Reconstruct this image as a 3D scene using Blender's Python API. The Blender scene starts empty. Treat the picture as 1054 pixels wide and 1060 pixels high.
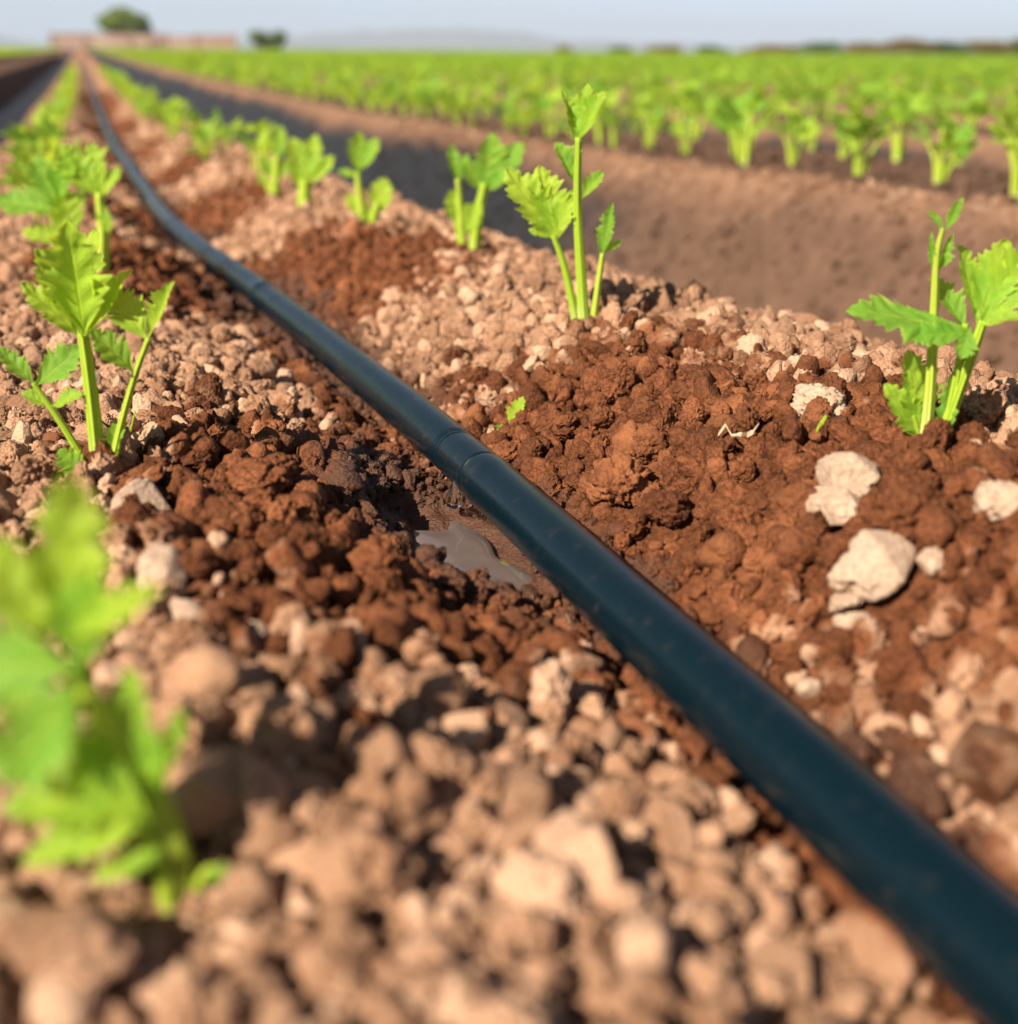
import bpy, math, random
import numpy as np
from mathutils import Vector, Matrix, Euler

random.seed(7)
rng = np.random.default_rng(11)
scene = bpy.context.scene
COL = scene.collection

# ------------------------------------------------------------------ camera numbers (photo is 1054 x 1060)
FPX, HZ, CAMZ = 1200.0, 52.0, 0.157
PHI = math.radians(22.0)                         # camera heading, clockwise from the rows (+Y)
TH = math.atan((530 - HZ) / FPX)                 # pitch down
RIGHT = np.array([math.cos(PHI), -math.sin(PHI), 0.0])
HFWD = np.array([math.sin(PHI), math.cos(PHI), 0.0])
FWD = HFWD * math.cos(TH) - np.array([0, 0, math.sin(TH)])
UPV = HFWD * math.sin(TH) + np.array([0, 0, math.cos(TH)])
ROLL = math.radians(.45)
RIGHT, UPV = RIGHT * math.cos(ROLL) + UPV * math.sin(ROLL), UPV * math.cos(ROLL) - RIGHT * math.sin(ROLL)
CAM = np.array([0.0, 0.0, CAMZ])
SUN_AZ, SUN_EL = math.radians(243.0), math.radians(39.0)
SUNV = np.array([math.sin(SUN_AZ) * math.cos(SUN_EL), math.cos(SUN_AZ) * math.cos(SUN_EL), math.sin(SUN_EL)])


def ray(u, v):
    return (u - 527.0) * RIGHT + (530.0 - v) * UPV + FPX * FWD


# ------------------------------------------------------------------ noise
def _hash(ix, iy, iz, seed):
    n = (ix.astype(np.int64) * 374761393 + iy.astype(np.int64) * 668265263 + iz.astype(np.int64) * 2147483647 + seed * 974634777) & 0xFFFFFFFF
    n = ((n ^ (n >> 13)) * 1274126177) & 0xFFFFFFFF
    n = ((n ^ (n >> 16)) * 2246822519) & 0xFFFFFFFF
    n = n ^ (n >> 15)
    return (n & 0xFFFFFF).astype(np.float64) / float(0xFFFFFF)


def noise2(x, y, seed=0):
    ix, iy = np.floor(x), np.floor(y)
    fx, fy = x - ix, y - iy
    u, v = fx * fx * fx * (fx * (fx * 6 - 15) + 10), fy * fy * fy * (fy * (fy * 6 - 15) + 10)
    z = np.zeros_like(ix)
    a, b = _hash(ix, iy, z, seed), _hash(ix + 1, iy, z, seed)
    c, d = _hash(ix, iy + 1, z, seed), _hash(ix + 1, iy + 1, z, seed)
    return (a * (1 - u) + b * u) * (1 - v) + (c * (1 - u) + d * u) * v - 0.5


def noise3(p, seed=0):
    i = np.floor(p)
    f = p - i
    f = f * f * (3 - 2 * f)
    r = 0
    for dx in (0, 1):
        for dy in (0, 1):
            for dz in (0, 1):
                w = (f[:, 0] if dx else 1 - f[:, 0]) * (f[:, 1] if dy else 1 - f[:, 1]) * (f[:, 2] if dz else 1 - f[:, 2])
                r = r + w * _hash(i[:, 0] + dx, i[:, 1] + dy, i[:, 2] + dz, seed)
    return r - 0.5


def cobble(x, y, seed):
    """rounded lumps: 1 in a cell's middle, 0 at its border"""
    ix, iy = np.floor(x), np.floor(y)
    best = np.full(x.shape, 9.0)
    z = np.zeros_like(ix)
    for dx in (-1, 0, 1):
        for dy in (-1, 0, 1):
            cx, cy = ix + dx, iy + dy
            px, py = cx + _hash(cx, cy, z, seed), cy + _hash(cx, cy, z, seed + 1)
            best = np.minimum(best, (px - x) ** 2 + (py - y) ** 2)
    return np.sqrt(np.maximum(0.0, 1.0 - best / 0.75))


def sstep(a, b, x):
    t = np.clip((x - a) / (b - a), 0, 1)
    return t * t * (3 - 2 * t)


# ------------------------------------------------------------------ terrain
XC, PITCH = 0.165, 1.2
PR = 0.0116                                     # pipe radius
PIPE = [(.148, -.25), (.150, -.05), (.1531, .126), (.1543, .152), (.1575, .19), (.1587, .235), (.1603, .296), (.1650, .38), (.1672, .46), (.1695, .557), (.1685, .667), (.1690, .777),
        (.166, .896), (.1641, 1.005), (.1572, 1.134), (.1510, 1.27), (.1465, 1.463), (.152, 1.7), (.1640, 2.017), (.164, 2.58), (.160, 3.7), (.160, 5.7), (.163, 9.0), (.165, 14.0), (.165, 26.0), (.165, 60.)]
PYS = np.array([p[1] for p in PIPE]); PXS = np.array([p[0] for p in PIPE])


def z0(Y):
    return -0.12 * (1 - np.exp(-np.maximum(Y, -1) / 3.0))


def bend(Y):
    """the rows swing gently to the right with distance"""
    t = np.asarray(Y, float) - 2.2
    return .05 * .5 * (np.sqrt(t * t + .8) + t) - .004


def pipe_x(Y):
    # smoothed interpolation
    w = 0.04 + 0.035 * np.clip(Y, 0, 20)
    return (np.interp(Y - w, PYS, PXS) + 2 * np.interp(Y, PYS, PXS) + np.interp(Y + w, PYS, PXS)) / 4 + bend(Y)


def pipe_z(Y):
    return z0(Y) + 0.004 * np.sin(Y * 5.2 + .6) * sstep(.5, 1.0, Y) + .003 * sstep(.6, .92, Y) * (1 - sstep(.95, 1.3, Y))


def H(X, Y, fine=True):
    X = np.asarray(X, float); Y = np.asarray(Y, float)
    far = sstep(60, 140, np.hypot(X, Y))
    XB = X - bend(Y)
    k = np.floor((XB - XC) / PITCH + .5)
    u = XB - XC - k * PITCH
    a = np.abs(u)
    own = (k == 0)
    wob = noise2(X * 3 + 40, Y * 2.2, 3) * .05 + noise2(X * 9, Y * 7 + 9, 4) * .022
    top = .018 + .006 * np.sign(u) * own
    ridge = np.where(own, sstep(.012, .125, a), 0.45 + .55 * sstep(.03, .13, a))
    prof = -.017 + (top + .017) * ridge
    prof = prof - .010 * sstep(.19, .27, a + wob * .6)
    prof = prof - .225 * sstep(.245, .44, a + wob * .8)
    z = prof
    n = noise2(X * 6, Y * 6, 11) * .012 + noise2(X * 17, Y * 17, 12) * .0085 + noise2(X * 45 + 3, Y * 45, 13) * .006
    z = z + n * (1 - .55 * sstep(.2, .3, a))
    # washed-out hollow under each dripper
    for ye in (.452, .93, 1.41):
        z = z - .013 * np.exp(-(((X - .146) / .030) ** 2 + ((Y - ye + .025) / .055) ** 2))
    if fine:
        near = 1 - sstep(1.2, 2.2, np.hypot(X - .1, Y))
        jx, jy = noise2(X * 130, Y * 130, 21) * .5, noise2(X * 130, Y * 130, 22) * .5
        damp = 1 - sstep(.8, 1.05, np.minimum(np.hypot((X - .238) / .118, (Y - .39) / .205), np.hypot((X - .11) / .098, (Y - .42) / .15)))
        z = z - .0025 * damp
        z = z + near * (.0045 * cobble(X * 70 + jx, Y * 70 + jy, 31) + .0026 * cobble(X * 170 + jx, Y * 170 + jy, 33) - .003)
        z = z + near * noise2(X * 420, Y * 420, 14) * .0012
        mid = sstep(.8, 2.0, np.hypot(X, Y)) * (1 - sstep(6, 12, np.hypot(X, Y)))
        z = z + mid * (.008 * cobble(X * 24, Y * 24, 35) + .006 * cobble(X * 55, Y * 55, 36) - .007)
    # the pipe lies on top
    d = np.abs(X - pipe_x(Y))
    lim = (pipe_z(Y) - z0(Y)) - PR - .0015 + (d / .024) ** 2 * .014
    lim = lim - .006 * np.exp(-(d / .022) ** 4)
    z = np.where((Y < 30) & (d < .08), np.minimum(z, lim), z)
    # puddle hollow
    q = ((X - .149) / .019) ** 2 + ((Y - .412) / .046) ** 2 + noise2(X * 120, Y * 120, 41) * .9
    z = np.where(q < 1.6, np.minimum(z, -.0245 - .004 * (1 - np.clip(q, 0, 1.0)) + .006 * np.clip(q - 1, 0, 1)), z)
    z = z * (1 - far)
    return z + z0(Y)


def hit(u, v, dz=0.0):
    r = ray(u, v)
    ts = np.geomspace(8e-5, 3e-2, 6000)
    P = CAM[None, :] + r[None, :] * ts[:, None]
    i = np.argmax(P[:, 2] < H(P[:, 0], P[:, 1], False) + dz)
    return P[i]


def unproj(u, v, ydist):
    """the point under pixel u, v at horizontal distance ydist in front of the camera"""
    r = ray(u, v)
    return CAM + r * (ydist / r.dot(HFWD))


def hdist(p):
    return float((np.asarray(p) - CAM).dot(HFWD))


# ------------------------------------------------------------------ object helpers
def tag(o, label=None, cat=None, group=None, kind=None):
    if label: o['label'] = label
    if cat: o['category'] = cat
    if group: o['group'] = group
    if kind: o['kind'] = kind
    return o


def mesh_np(name, V, F, mat=None, smooth=True, uv=None):
    me = bpy.data.meshes.new(name)
    V = np.asarray(V, np.float32)
    if isinstance(F, np.ndarray):
        nf, k = F.shape
        me.vertices.add(len(V)); me.vertices.foreach_set('co', V.ravel())
        me.loops.add(nf * k); me.loops.foreach_set('vertex_index', F.astype(np.int32).ravel())
        me.polygons.add(nf); me.polygons.foreach_set('loop_start', np.arange(0, nf * k, k, dtype=np.int32))
        me.update(calc_edges=True)
    else:
        me.from_pydata([tuple(map(float, v)) for v in V], [], [tuple(map(int, f)) for f in F])
        me.update()
    if uv is not None:
        uv = np.asarray(uv, np.float32)
        lay = me.uv_layers.new(name='uv')
        li = np.empty(len(me.loops), np.int32); me.loops.foreach_get('vertex_index', li)
        lay.data.foreach_set('uv', uv[li].ravel())
    if smooth:
        me.polygons.foreach_set('use_smooth', np.ones(len(me.polygons), bool))
    if mat: me.materials.append(mat)
    me.validate()
    return me


def link(name, me, parent=None, loc=None, rot=None, scl=None):
    o = bpy.data.objects.new(name, me)
    COL.objects.link(o)
    if parent: o.parent = parent
    if loc is not None: o.location = [float(c) for c in loc]
    if rot is not None: o.rotation_euler = rot
    if scl is not None: o.scale = scl
    return o


# ------------------------------------------------------------------ materials
def new_mat(name):
    m = bpy.data.materials.new(name); m.use_nodes = True
    nt = m.node_tree
    for n in list(nt.nodes): nt.nodes.remove(n)
    return m, nt


class NT:
    def __init__(s, nt): s.nt = nt
    def n(s, t, **kw):
        o = s.nt.nodes.new(t)
        for k, v in kw.items(): setattr(o, k, v)
        return o
    def l(s, a, b): s.nt.links.new(a, b)
    def val(s, sock, v):
        if hasattr(v, 'is_linked') or hasattr(v, 'links'): s.l(v, sock)
        else: sock.default_value = v
    def math(s, op, a, b=0.0, c=0.0, clamp=False):
        m = s.n('ShaderNodeMath', operation=op, use_clamp=clamp)
        s.val(m.inputs[0], a); s.val(m.inputs[1], b); s.val(m.inputs[2], c)
        return m.outputs[0]
    def step(s, x, a, b):
        m = s.n('ShaderNodeMapRange', interpolation_type='SMOOTHSTEP')
        s.val(m.inputs[0], x); m.inputs[1].default_value = a; m.inputs[2].default_value = b
        m.inputs[3].default_value = 0; m.inputs[4].default_value = 1
        return m.outputs[0]
    def mix(s, f, a, b, mode='MIX'):
        m = s.n('ShaderNodeMix', data_type='RGBA', blend_type=mode)
        s.val(m.inputs[0], f); s.val(m.inputs[6], a); s.val(m.inputs[7], b)
        return m.outputs[2]
    def noise(s, vec, scale, detail=3.0, rough=.55, dist=0.0):
        m = s.n('ShaderNodeTexNoise')
        if vec is not None: s.l(vec, m.inputs['Vector'])
        m.inputs['Scale'].default_value = scale; m.inputs['Detail'].default_value = detail
        m.inputs['Roughness'].default_value = rough; m.inputs['Distortion'].default_value = dist
        return m


def c4(r, g, b): return (r, g, b, 1.0)


DRY_A, DRY_B, DRY_C = c4(.41, .238, .146), c4(.285, .152, .086), c4(.48, .315, .215)
WET_A, WET_B = c4(.185, .066, .027), c4(.105, .037, .016)


def soil_material(name, ground, stone=False):
    m, nt = new_mat(name); t = NT(nt)
    geo = t.n('ShaderNodeNewGeometry'); pos = geo.outputs['Position']
    tc = t.n('ShaderNodeTexCoord'); oi = t.n('ShaderNodeObjectInfo')
    sep = t.n('ShaderNodeSeparateXYZ'); t.l(pos, sep.inputs[0])
    X0, Y = sep.outputs[0], sep.outputs[1]
    tb = t.math('SUBTRACT', Y, 2.2)
    X = t.math('SUBTRACT', X0, t.math('SUBTRACT', t.math('MULTIPLY', .025, t.math('ADD', t.math('SQRT', t.math('ADD', t.math('MULTIPLY', tb, tb), .8)), tb)), .004))
    # ---- wet patches round the drippers (stains on the bed, world space; strips along the pipe also paint its shade)
    nz = t.noise(pos, 16, 4, .6)
    nz2 = t.noise(pos, 70, 2, .6)
    jit = t.math('ADD', t.math('MULTIPLY', t.math('SUBTRACT', nz.outputs[0], .5), 1.1), t.math('MULTIPLY', t.math('SUBTRACT', nz2.outputs[0], .5), .7))
    if not ground:
        jit = t.math('ADD', jit, t.math('MULTIPLY', t.math('SUBTRACT', oi.outputs['Random'], .5), .42))
    best = None; core = None
    for (cx, cy, rx, ry) in ((.238, .39, .118, .205), (.105, .415, .104, .165), (.21, 1.0, .15, .20), (.07, 1.06, .09, .25), (.168, .18, .026, .30), (.163, .70, .032, .22), (.17, 1.62, .13, .2), (.17, 2.2, .12, .18), (.17, 2.9, .10, .3), (.17, 4.2, .1, .7), (.17, 7.0, .1, 2.)):
        dx = t.math('DIVIDE', t.math('SUBTRACT', X, cx), rx); dy = t.math('DIVIDE', t.math('SUBTRACT', Y, cy), ry)
        d = t.math('SQRT', t.math('ADD', t.math('MULTIPLY', dx, dx), t.math('MULTIPLY', dy, dy)))
        best = d if best is None else t.math('MINIMUM', best, d)
    for (cx, cy, rx, ry) in ((.143, .44, .045, .11), (.165, .96, .05, .14), (.165, 1.45, .04, .1), (.165, 2.0, .035, .4), (.175, .75, .03, .2), (.176, .30, .022, .24), (.17, 3.2, .035, .9)):  # soaked soil at the drippers; pipe strips add the pipe's shade as colour
        dx = t.math('DIVIDE', t.math('SUBTRACT', X, cx), rx); dy = t.math('DIVIDE', t.math('SUBTRACT', Y, cy), ry)
        d = t.math('SQRT', t.math('ADD', t.math('MULTIPLY', dx, dx), t.math('MULTIPLY', dy, dy)))
        core = d if core is None else t.math('MINIMUM', core, d)
    wet = t.step(t.math('ADD', best, jit), 1.10, .86)
    if stone:
        wet = t.math('MULTIPLY', wet, 0.0)
    soak_shade = t.step(t.math('ADD', core, t.math('MULTIPLY', jit, .8)), 1.2, .55)
    if stone: soak_shade = t.math('MULTIPLY', soak_shade, 0.0)
    # furrows: dark slate colour, less rough, on floor and far bank, from a couple of metres on
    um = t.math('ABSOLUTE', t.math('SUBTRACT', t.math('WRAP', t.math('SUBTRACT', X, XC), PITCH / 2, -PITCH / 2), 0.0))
    furrow_dark = t.math('MULTIPLY', t.step(t.math('ADD', um, t.math('SUBTRACT', t.math('MULTIPLY', jit, .02), t.math('MULTIPLY', t.math('LESS_THAN', X, .1), .15))), .285, .325), t.step(t.math('ADD', t.math('ADD', Y, t.math('MULTIPLY', t.math('LESS_THAN', X, .1), 3.0)), t.math('MULTIPLY', jit, .4)), 1.75, 2.45))
    # ---- dry colour: crust, dust and paler clods
    big = t.noise(pos, 30, 3, .6); fine = t.noise(pos, 420, 3, .65)
    dry = t.mix(t.step(big.outputs[0], .35, .65), DRY_B, DRY_A)
    dry = t.mix(t.math('MULTIPLY', t.step(fine.outputs[0], .5, .75), .5), dry, DRY_C)
    if not ground:
        dry = t.mix(t.math("MULTIPLY", t.step(oi.outputs["Random"], .74, 1.0), .7), dry, DRY_C)
    if stone:
        dry = t.mix(t.step(fine.outputs[0], .3, .62), c4(.36, .245, .170), c4(.48, .345, .25))
    wetc = t.mix(t.step(fine.outputs[0], .38, .62), WET_B, WET_A)
    wetc = t.mix(t.step(big.outputs[0], .5, .7), wetc, c4(.255, .098, .042))
    col = t.mix(wet, dry, wetc)
    pores = t.noise(pos, 1300, 2, .6)
    col = t.mix(t.math('MULTIPLY', t.step(pores.outputs[0], .44, .30), .55), col, t.mix(1.0, col, c4(.30, .24, .20), 'MULTIPLY'))
    if stone:
        pass
    elif not ground:
        tone = t.math('ADD', .70, t.math('MULTIPLY', oi.outputs['Random'], .55))
        tn = t.n('ShaderNodeCombineColor'); t.l(tone, tn.inputs[0]); t.l(tone, tn.inputs[1]); t.l(tone, tn.inputs[2])
        col = t.mix(1.0, col, tn.outputs[0], 'MULTIPLY')
    else:
        col = t.mix(1.0, col, c4(.82, .80, .78), 'MULTIPLY')
    col = t.mix(soak_shade, col, c4(.085, .036, .019))
    if not stone:
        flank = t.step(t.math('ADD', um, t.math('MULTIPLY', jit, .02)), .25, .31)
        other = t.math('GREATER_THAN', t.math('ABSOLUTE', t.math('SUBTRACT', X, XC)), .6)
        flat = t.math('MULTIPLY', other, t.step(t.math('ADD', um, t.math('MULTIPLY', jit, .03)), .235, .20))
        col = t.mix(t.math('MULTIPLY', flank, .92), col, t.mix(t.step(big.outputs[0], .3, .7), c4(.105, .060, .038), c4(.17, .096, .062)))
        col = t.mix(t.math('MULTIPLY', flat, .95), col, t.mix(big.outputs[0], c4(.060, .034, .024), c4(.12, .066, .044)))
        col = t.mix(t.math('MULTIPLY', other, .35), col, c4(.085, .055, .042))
    col = t.mix(furrow_dark, col, t.mix(big.outputs[0], c4(.012, .014, .017), c4(.022, .022, .025)))
    rough = t.math('SUBTRACT', t.math('SUBTRACT', .95, t.math('MULTIPLY', wet, .15)), t.math('MULTIPLY', soak_shade, .38))
    rough = t.math('SUBTRACT', rough, t.math('MULTIPLY', furrow_dark, .35))
    b = t.n('ShaderNodeBsdfPrincipled')
    t.l(col, b.inputs['Base Color']); t.l(rough, b.inputs['Roughness'])
    t.val(b.inputs['Specular IOR Level'], t.math('ADD', .12, t.math('MULTIPLY', t.math('MAXIMUM', t.math('MULTIPLY', soak_shade, .55), t.math('MULTIPLY', furrow_dark, .35)), .5)))
    # ---- grain
    g1 = t.noise(pos, 900, 4, .7); g2 = t.n('ShaderNodeTexVoronoi'); t.l(pos, g2.inputs['Vector']); g2.inputs['Scale'].default_value = 520
    gsum = t.math('ADD', t.math('MULTIPLY', g1.outputs[0], .8), t.math('MULTIPLY', g2.outputs['Distance'], .6))
    bp = t.n('ShaderNodeBump'); bp.inputs['Strength'].default_value = .85 if not stone else .6; bp.inputs['Distance'].default_value = .0016
    t.l(gsum, bp.inputs['Height']); t.l(bp.outputs[0], b.inputs['Normal'])
    o = t.n('ShaderNodeOutputMaterial'); t.l(b.outputs[0], o.inputs[0])
    return m


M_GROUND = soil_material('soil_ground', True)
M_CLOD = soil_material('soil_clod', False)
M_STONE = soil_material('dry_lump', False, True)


def leaf_material(name, lo, hi, stem=False):
    m, nt = new_mat(name); t = NT(nt)
    tc = t.n('ShaderNodeTexCoord'); oi = t.n('ShaderNodeObjectInfo')
    uvs = t.n('ShaderNodeSeparateXYZ'); t.l(tc.outputs['UV'], uvs.inputs[0])
    nz = t.noise(tc.outputs['Object'], 70, 3, .6)
    f = t.math('ADD', t.math('MULTIPLY', nz.outputs[0], .8), t.math('MULTIPLY', t.math('SUBTRACT', oi.outputs['Random'], .5), .5))
    col = t.mix(t.step(f, .2, .65), lo, hi)
    b = t.n('ShaderNodeBsdfPrincipled'); b.inputs['Roughness'].default_value = .55; b.inputs['Specular IOR Level'].default_value = .25
    hgt = nz.outputs[0]
    if not stem:
        ac = t.math('ABSOLUTE', uvs.outputs[0])
        mid = t.step(ac, .07, .0)
        w = t.math('ABSOLUTE', t.math('SINE', t.math('MULTIPLY', t.math('SUBTRACT', uvs.outputs[1], t.math('MULTIPLY', ac, .10)), 30.0)))
        vein = t.math('MAXIMUM', mid, t.math('MULTIPLY', t.step(w, .22, .0), .7))
        col = t.mix(t.math('MULTIPLY', vein, .75), col, c4(hi[0] * 1.35, hi[1] * 1.15, hi[2] * 1.3))
        col = t.mix(t.math('MULTIPLY', t.step(ac, .78, 1.0), .45), col, c4(min(1, hi[0] * 1.4), min(1, hi[1] * 1.12), hi[2] * 2.2))
        hgt = t.math('SUBTRACT', nz.outputs[0], t.math('MULTIPLY', vein, .6))
    else:
        low = t.step(uvs.outputs[1], .30, .0)
        col = t.mix(t.math('MULTIPLY', low, .7), col, c4(.64, .68, .30))
        w = t.math('ABSOLUTE', t.math('SINE', t.math('MULTIPLY', uvs.outputs[0], 28.0)))
        col = t.mix(t.math('MULTIPLY', t.step(w, .5, .0), .3), col, c4(.62, .72, .2))
        hgt = w
    t.l(col, b.inputs['Base Color'])
    bp = t.n('ShaderNodeBump'); bp.inputs['Strength'].default_value = .6; bp.inputs['Distance'].default_value = .0009
    t.l(hgt, bp.inputs['Height']); t.l(bp.outputs[0], b.inputs['Normal'])
    tr = t.n('ShaderNodeBsdfTranslucent')
    tcol = t.mix(.7, col, c4(.66, .78, .045))
    t.l(tcol, tr.inputs[0]); t.l(bp.outputs[0], tr.inputs['Normal'])
    mx = t.n('ShaderNodeMixShader'); mx.inputs[0].default_value = .56 if not stem else .28
    t.l(b.outputs[0], mx.inputs[1]); t.l(tr.outputs[0], mx.inputs[2])
    o = t.n('ShaderNodeOutputMaterial'); t.l(mx.outputs[0], o.inputs[0])
    return m


M_LEAF = leaf_material('celery_leaf', c4(.16, .41, .045), c4(.40, .60, .050))
M_STALK = leaf_material('celery_stalk', c4(.38, .55, .035), c4(.52, .64, .07), True)


def simple(name, col, rough=.5, spec=.5, noise=None, bump=None):
    m, nt = new_mat(name); t = NT(nt)
    b = t.n('ShaderNodeBsdfPrincipled'); b.inputs['Roughness'].default_value = rough; b.inputs['Specular IOR Level'].default_value = spec
    tc = t.n('ShaderNodeTexCoord')
    if noise:
        nz = t.noise(tc.outputs['Object'], noise[0], 4, .6)
        t.l(t.mix(t.step(nz.outputs[0], .35, .65), col, noise[1]), b.inputs['Base Color'])
    else:
        b.inputs['Base Color'].default_value = col
    if bump:
        nb = t.noise(tc.outputs['Object'], bump[0], 3, .6)
        bp = t.n('ShaderNodeBump'); bp.inputs['Strength'].default_value = bump[1]; bp.inputs['Distance'].default_value = bump[2]
        t.l(nb.outputs[0], bp.inputs['Height']); t.l(bp.outputs[0], b.inputs['Normal'])
    o = t.n('ShaderNodeOutputMaterial'); t.l(b.outputs[0], o.inputs[0])
    return m


def pipe_material():
    m, nt = new_mat('black_polyethylene'); t = NT(nt)
    tc = t.n('ShaderNodeTexCoord'); geo = t.n('ShaderNodeNewGeometry')
    b = t.n('ShaderNodeBsdfPrincipled'); b.inputs['Specular IOR Level'].default_value = .34
    mp = t.n('ShaderNodeMapping'); t.l(geo.outputs['Position'], mp.inputs[0]); mp.inputs['Scale'].default_value = (260, 14, 260)
    nz = t.noise(mp.outputs[0], 1, 4, .6)
    dust = t.noise(geo.outputs['Position'], 160, 4, .65)
    col = t.mix(t.math('MULTIPLY', t.step(dust.outputs[0], .56, .80), .4), c4(.0013, .0085, .0135), c4(.055, .040, .030))
    t.l(col, b.inputs['Base Color'])
    t.l(t.math('ADD', .20, t.math('MULTIPLY', nz.outputs[0], .16)), b.inputs['Roughness'])
    bp = t.n('ShaderNodeBump'); bp.inputs['Strength'].default_value = .12; bp.inputs['Distance'].default_value = .0004
    t.l(nz.outputs[0], bp.inputs['Height']); t.l(bp.outputs[0], b.inputs['Normal'])
    o = t.n('ShaderNodeOutputMaterial'); t.l(b.outputs[0], o.inputs[0])
    return m


M_PIPE = pipe_material()


def water_material(name, muddy):
    m, nt = new_mat(name); t = NT(nt)
    geo = t.n('ShaderNodeNewGeometry')
    b = t.n('ShaderNodeBsdfPrincipled')
    b.inputs['IOR'].default_value = 1.33; b.inputs['Roughness'].default_value = .02
    if muddy:
        nz = t.noise(geo.outputs['Position'], 60, 3, .6); alg = t.noise(geo.outputs['Position'], 95, 2, .5)
        col = t.mix(nz.outputs[0], c4(.13, .095, .085), c4(.21, .165, .155))
        col = t.mix(t.step(alg.outputs[0], .66, .72), col, c4(.24, .30, .03))
        t.l(col, b.inputs['Base Color']); b.inputs['Transmission Weight'].default_value = .35
        rp = t.noise(geo.outputs['Position'], 45, 2, .5)
        bp = t.n('ShaderNodeBump'); bp.inputs['Strength'].default_value = .25; bp.inputs['Distance'].default_value = .002
        t.l(rp.outputs[0], bp.inputs['Height']); t.l(bp.outputs[0], b.inputs['Normal'])
    else:
        b.inputs['Transmission Weight'].default_value = 1.0; b.inputs['Roughness'].default_value = .0
        b.inputs['Base Color'].default_value = c4(1, 1, 1)
    o = t.n('ShaderNodeOutputMaterial'); t.l(b.outputs[0], o.inputs[0])
    return m


# ------------------------------------------------------------------ GROUND: one sheet, fine near the camera, out to the horizon
def axis(segs):
    out = [np.array([segs[0][0]])]
    for a, b, s in segs:
        n = max(1, int(round((b - a) / s))); out.append(np.linspace(a, b, n + 1)[1:])
    return np.concatenate(out)


gx = axis([(-7000, -400, 300), (-400, -60, 20), (-60, -12, .4), (-12, -1.2, .06), (-1.2, -.22, .01), (-.22, .52, .0016), (.52, 1.6, .008), (1.6, 12, .05), (12, 60, .3), (60, 400, 17), (400, 7000, 300)])
gy = axis([(-40, -3, 2), (-3, -.2, .1), (-.2, .06, .01), (.06, .82, .0016), (.82, 1.6, .004), (1.6, 3.5, .012), (3.5, 10, .06), (10, 60, .5), (60, 400, 17), (400, 7000, 300)])
GX, GY = np.meshgrid(gx, gy)
GZ = H(GX, GY)
V = np.stack([GX.ravel(), GY.ravel(), GZ.ravel()], 1)
nx, ny = len(gx), len(gy)
idx = np.arange(nx * ny).reshape(ny, nx)
F = np.stack([idx[:-1, :-1].ravel(), idx[:-1, 1:].ravel(), idx[1:, 1:].ravel(), idx[1:, :-1].ravel()], 1)
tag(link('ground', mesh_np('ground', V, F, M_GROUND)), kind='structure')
del GX, GY, GZ, V, F

# ------------------------------------------------------------------ CLODS
def ico(sub):
    import bmesh
    bm = bmesh.new(); bmesh.ops.create_icosphere(bm, subdivisions=sub, radius=1.0)
    V = np.array([v.co[:] for v in bm.verts]); Fc = np.array([[v.index for v in f.verts] for f in bm.faces], np.int32)
    bm.free(); return V, Fc


ICO5, ICO4, ICO3 = ico(5), ico(4), ico(3)


def clod_mesh(seed, base, kind):
    V, Fc = base
    r = np.random.default_rng(seed)
    off = r.random(3) * 50
    D = V.copy()
    rad = 1 + .40 * noise3(D * 1.3 + off, 1) + .34 * noise3(D * 2.7 + off, 2)
    if kind == 'crumb':                         # knobbly aggregate of small crumbs
        rad += .36 * (0.5 - np.abs(noise3(D * 3.2 + off, 3)) * 2) + .26 * (0.5 - np.abs(noise3(D * 6.5 + off, 4)) * 2) + .17 * noise3(D * 13 + off, 5) + .09 * noise3(D * 27 + off, 6)
    else:                                       # rounded dry clod with a few flat breaks
        rad += .18 * (0.5 - np.abs(noise3(D * 3.6 + off, 3)) * 2) + .13 * noise3(D * 7 + off, 4) + .09 * noise3(D * 15 + off, 5) + .06 * noise3(D * 30 + off, 6)
        for _ in range(11):
            n = r.normal(size=3); n /= np.linalg.norm(n)
            c = r.uniform(.58, .95)
            dn = D @ n
            lim = np.where(dn > .05, c / np.maximum(dn, .05), 99)
            rad = -np.log(np.exp(-rad * 30) + np.exp(-np.minimum(lim, 4) * 30)) / 30
    P = D * rad[:, None] * np.array([r.uniform(.9, 1.45), r.uniform(.8, 1.1), r.uniform(.58, .9)])
    P -= P.mean(0)
    P /= np.sqrt((P ** 2).sum(1).mean())
    return mesh_np('clod_mesh', P, Fc, M_CLOD)


ROUND = [clod_mesh(100 + i, ICO5, 'round') for i in range(7)]
CRUMB = [clod_mesh(200 + i, ICO5, 'crumb') for i in range(7)]
SMALL = [clod_mesh(300 + i, ICO3, 'crumb' if i % 2 else 'round') for i in range(8)]


def wet_at(x, y):
    a = np.hypot((x - .238) / .118, (y - .39) / .205); b = np.hypot((x - .105) / .104, (y - .415) / .165); c = np.hypot((x - .21) / .15, (y - 1.0) / .20)
    return np.minimum(np.minimum(a, b), np.minimum(c, np.hypot((x - .07) / .09, (y - 1.06) / .25)))


def clear(x, y, r, z):
    d = np.abs(x - pipe_x(y))
    ok = (d > PR + .75 * r) | (z + r < pipe_z(y) - PR - .0005)
    q = ((x - .149) / .021) ** 2 + ((y - .412) / .050) ** 2
    hollow = ((x - .146) / .030) ** 2 + ((y - .43) / .055) ** 2 < 1
    return ok & (q > 1.2) & ~(hollow & (r > .0022))


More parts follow.
